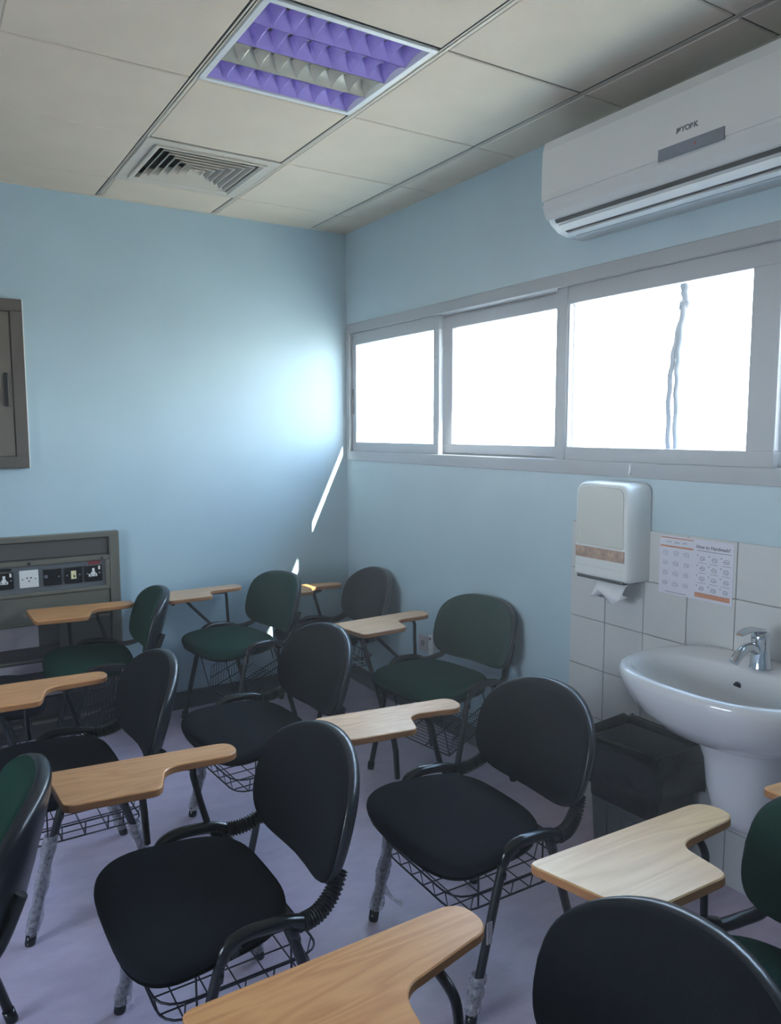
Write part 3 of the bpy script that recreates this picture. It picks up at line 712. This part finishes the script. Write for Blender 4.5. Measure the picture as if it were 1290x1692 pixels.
# writing tablet template
TO = round_poly([(0, 0, .052), (0, .5, .022), (-.262, .462, .030), (-.262, .232, .034), (-.120, .205, .055), (-.102, 0, .052)], 8)
def tablet_mesh(L_, W_, trim=9):
    Pn = [(x*W_/.262 if x < -.11 else x, min(trim+.00002*i, y*L_/.5)) for i, (x, y) in enumerate(TO)]
    m = MB(); th = .020
    # orientation: make the outline anticlockwise
    ar = sum(Pn[i-1][0]*Pn[i][1]-Pn[i][0]*Pn[i-1][1] for i in range(len(Pn)))
    if ar < 0: Pn = Pn[::-1]
    ins = []
    n = len(Pn)
    for i in range(n):
        a = Vector(Pn[i-1]); b = Vector(Pn[i]); c = Vector(Pn[(i+1) % n]); e = (b-a).normalized()+(c-b).normalized(); nn = Vector((-e.y, e.x)).normalized()
        ins.append((b.x+nn.x*.0025, b.y+nn.y*.0025))
    m.loft([[(x, y, -th) for x, y in ins], [(x, y, -th+.0025) for x, y in Pn], [(x, y, -.0025) for x, y in Pn]], True, False, False, False, 1)
    m.loft([[(x, y, -.0025) for x, y in Pn], [(x, y, 0) for x, y in ins]], True, False, True, False, 0)
    m.add([(x, y, -th) for x, y in ins], [tuple(range(n))], False, 0)
    return m
def add_tablet(t, q, wood_i, S, style):
    x0, y0, a, z, r, L_, W_ = q[:7]
    o = tablet_mesh(L_, W_, q[7] if len(q) > 7 else 9).build('writing_tablet', [WOODS[wood_i], WEDGE], t, (x0, y0, z)); o.rotation_euler = (0, r, -a)
    zt = z-.028; X = S.rz
    def TP(u, v): return (x0+u*math.sin(a)-v*math.cos(a), y0+u*math.cos(a)+v*math.sin(a))
    xs_ = .254
    pf = TP(.30, .045); pe = TP(.40, .06); pr = TP(.14, .05)
    if style == 'A':
        MB().tube([(xs_, .115, X+.005), (xs_+.0, .12, (X+zt)/2), (pf[0]-.02, .125, zt+.006)], .0095, 10).build('tablet_support', BLACK_M, t)
        MB().tube(smooth_path([(xs_, -.055, X+.005), (xs_+.004, -.035, X+.08), (xs_+.006, -.018, zt-.035), (pr[0], pr[1]-.015, zt-.006), TP(.20, .055)+(zt-.001,), TP(.34, .06)+(zt-.0,)], 6), .0095, 10).build('tablet_support', BLACK_M, t)
    else:
        MB().tube([(xs_, .02, X+.005), (pe[0], pe[1]-.06, zt+.004)], .0085, 10).build('tablet_support', BLACK_M, t)
        MB().tube(smooth_path([(xs_, -.075, X+.005), (xs_, -.07, X+.10), (xs_, -.066, zt-.020), (pr[0], pr[1]-.045, zt-.002), TP(.20, .05)+(zt,), TP(.34, .06)+(zt,)], 6), .0085, 10).build('tablet_support', BLACK_M, t)
    pk = TP(.36, .10)
    h = MB().box((-.035, -.055, -.012), (.035, .055, .010), .003); h.tube([(-.045, .05, -.010), (.02, .05, -.010)], .011, 10); ho = h.build('tablet_hinge', BLACK_P, t, (pk[0], pk[1], zt-.002)); ho.rotation_euler = (0, r*.5, -a)
random.seed(21)
def add_wrap(t, which, z0, z1, flap=False):
    # clear plastic film still taped round a leg; which = (side, 'front'/'rear')
    s, fr2 = which; x = s*.2545
    def at(z): return (x, (.203-.225*z) if fr2 == 'front' else (-.1985+.27*z), z)
    rnd = random.Random(int(z0*1000)+s*7+(3 if fr2 == 'front' else 0)); n = 12; k = 34; rings = []
    tilt = Vector(at(1))-Vector(at(0))
    for i in range(k+1):
        z = z0+(z1-z0)*i/k; c = Vector(at(z)); R = .0205+.003*math.sin(i*.5+s)
        rings.append([tuple(c+Vector((math.cos(2*PI*j/n), math.sin(2*PI*j/n), 0))*(R*(1+rnd.uniform(-.07, .07)))) for j in range(n)])
    m = MB(); m.loft(rings, True, False, False, True)
    if flap:
        c = Vector(at(z0+.02)); m.add([tuple(c+Vector(v)) for v in ((0, .01, .07), (.0, -.02, .02), (-.05, -.06, -.015), (-.02, -.085, -.018), (.02, -.07, -.02), (.02, -.02, .08))], [(0, 1, 5), (1, 2, 3), (1, 3, 4), (1, 4, 5)], False)
    m.build('plastic_wrap', WRAP, t)
GRP = 'tablet armchairs in the classroom'
def chair(kind, c, label, q=None, wd=0, style='A', wraps=()):
    src = CHB if kind == 'K' else CHG
    t = src if not used[kind] else copy_tree(src)
    used[kind] = True
    t.location = (c[0], c[1], 0); t.rotation_euler = (0, 0, c[2]-PI/2)
    pend.append((t, kind, label, q, wd, style, wraps)); return t
used = {'K': False, 'G': False}; pend = []
chair('K', (-1.707, -2.43, 3.146), 'black fabric tablet chair at lower left centre, its whole seat and ribbed sleeves in view', (.294, -.141, .13, .667, .044, .491, .243), 0, 'A', [((1, 'front'), .03, .30, 0), ((1, 'rear'), .03, .33, 0), ((-1, 'rear'), .03, .2, 0), ((-1, 'front'), .03, .12, 0)])
chair('K', (-.932, -2.461, 3.125), 'black fabric tablet chair directly left of the waste bin, loose plastic on its leg', (.303, -.125, .13, .661, .025, .485, .218), 1, 'A', [((1, 'front'), .04, .34, 1), ((1, 'rear'), .02, .26, 0), ((-1, 'front'), .03, .13, 0)])
chair('K', (-1.192, -1.476, 3.206), 'black fabric chair without a writing tablet, middle of the room', None, 0, 'A', [((1, 'front'), .03, .36, 0)])
chair('K', (-1.878, -1.487, 3.153), 'black fabric tablet chair in front of the green one by the service panel', (.267, -.157, .076, .659, .016, .516, .264), 0, 'A', [((-1, 'front'), .03, .33, 0), ((1, 'rear'), .03, .26, 0), ((-1, 'rear'), .03, .30, 0), ((1, 'front'), .03, .25, 0)])
chair('K', (-.345, -.415, 3.10), 'black fabric tablet chair pushed into the far corner under the window', (.227, -.157, .115, .664, .025, .495, .25, .35), 0, 'A')
chair('K', (-1.589, -3.483, 3.184), 'black fabric tablet chair nearest the camera, large backrest at the bottom edge', (.380, -.131, .042, .674, .011, .537, .301), 0, 'A')
chair('G', (-.872, -.373, 3.282), 'dark green tablet chair standing against the far wall under the sunlit streak', (.273, -.147, .135, .695, .017, .50, .255), 1, 'B')
chair('G', (-.333, -1.464, 3.30), 'dark green tablet chair with its back to the window wall', (.284, -.127, .118, .696, -.02, .496, .225), 1, 'B')
chair('G', (-1.571, -.368, 3.048), 'dark green tablet chair in front of the service panel sockets', (.225, -.184, .022, .688, -.01, .499, .273), 0, 'A')
chair('G', (-.95, -3.46, 3.15), 'dark green tablet chair at the right edge, pale tablet beside the sink pedestal', (.344, -.172, .044, .692, .10, .524, .26), 2, 'B')
chair('G', (-2.395, -2.281, 2.998), 'dark green chair at the left edge, only its tall backrest in view', (.28, -.15, .12, .695, .02, .5, .26), 0, 'A')
chair('G', (-.268, -3.50, 3.14), 'chair mostly outside the right edge, only a tablet corner in view', (.28, -.15, .12, .70, .02, .5, .26), 0, 'A')
chair('K', (-2.15, -.60, .03), 'dark seat cut by the left picture edge beside the service panel', None)
for (t, kind, label, q, wd, style, wraps) in pend:
    S_ = K_ if kind == 'K' else G_
    tag(t, label, 'chair', GRP)
    if q: add_tablet(t, q, wd, S_, style)
    for wr in wraps: add_wrap(t, wr[0], wr[1], wr[2], wr[3])
for ch in list(pend[11][0].children):        # the chair outside the frame: nothing of its basket shows
    if ch.name.startswith('wire_basket'): bpy.data.objects.remove(ch)
# paper label on the near leg of the chair beside the bin
t2 = pend[1][0]
MB().box((-.2685, .143, .215), (-.2655, .160, .275)).build('leg_sticker', SOCKW, t2)

# ------------------------------------------------------------------ thin haze volume added for the pale veil round the windows
hm = bpy.data.materials.new('thin_haze'); hm.use_nodes = True; hn = hm.node_tree; hn.nodes.clear()
ho_ = hn.nodes.new('ShaderNodeOutputMaterial'); hv = hn.nodes.new('ShaderNodeVolumeScatter'); hv.inputs['Density'].default_value = .027; hv.inputs['Anisotropy'].default_value = .72
hv.inputs['Color'].default_value = (1, .99, .97, 1); hn.links.new(hv.outputs[0], ho_.inputs['Volume'])
tag(MB().box((XL-.15, YF-.15, -.2), (TW+.05, .2, H+.3)).build('room_haze', hm), 'thin haze added to the whole room for the pale veil', 'haze', kind='stuff')
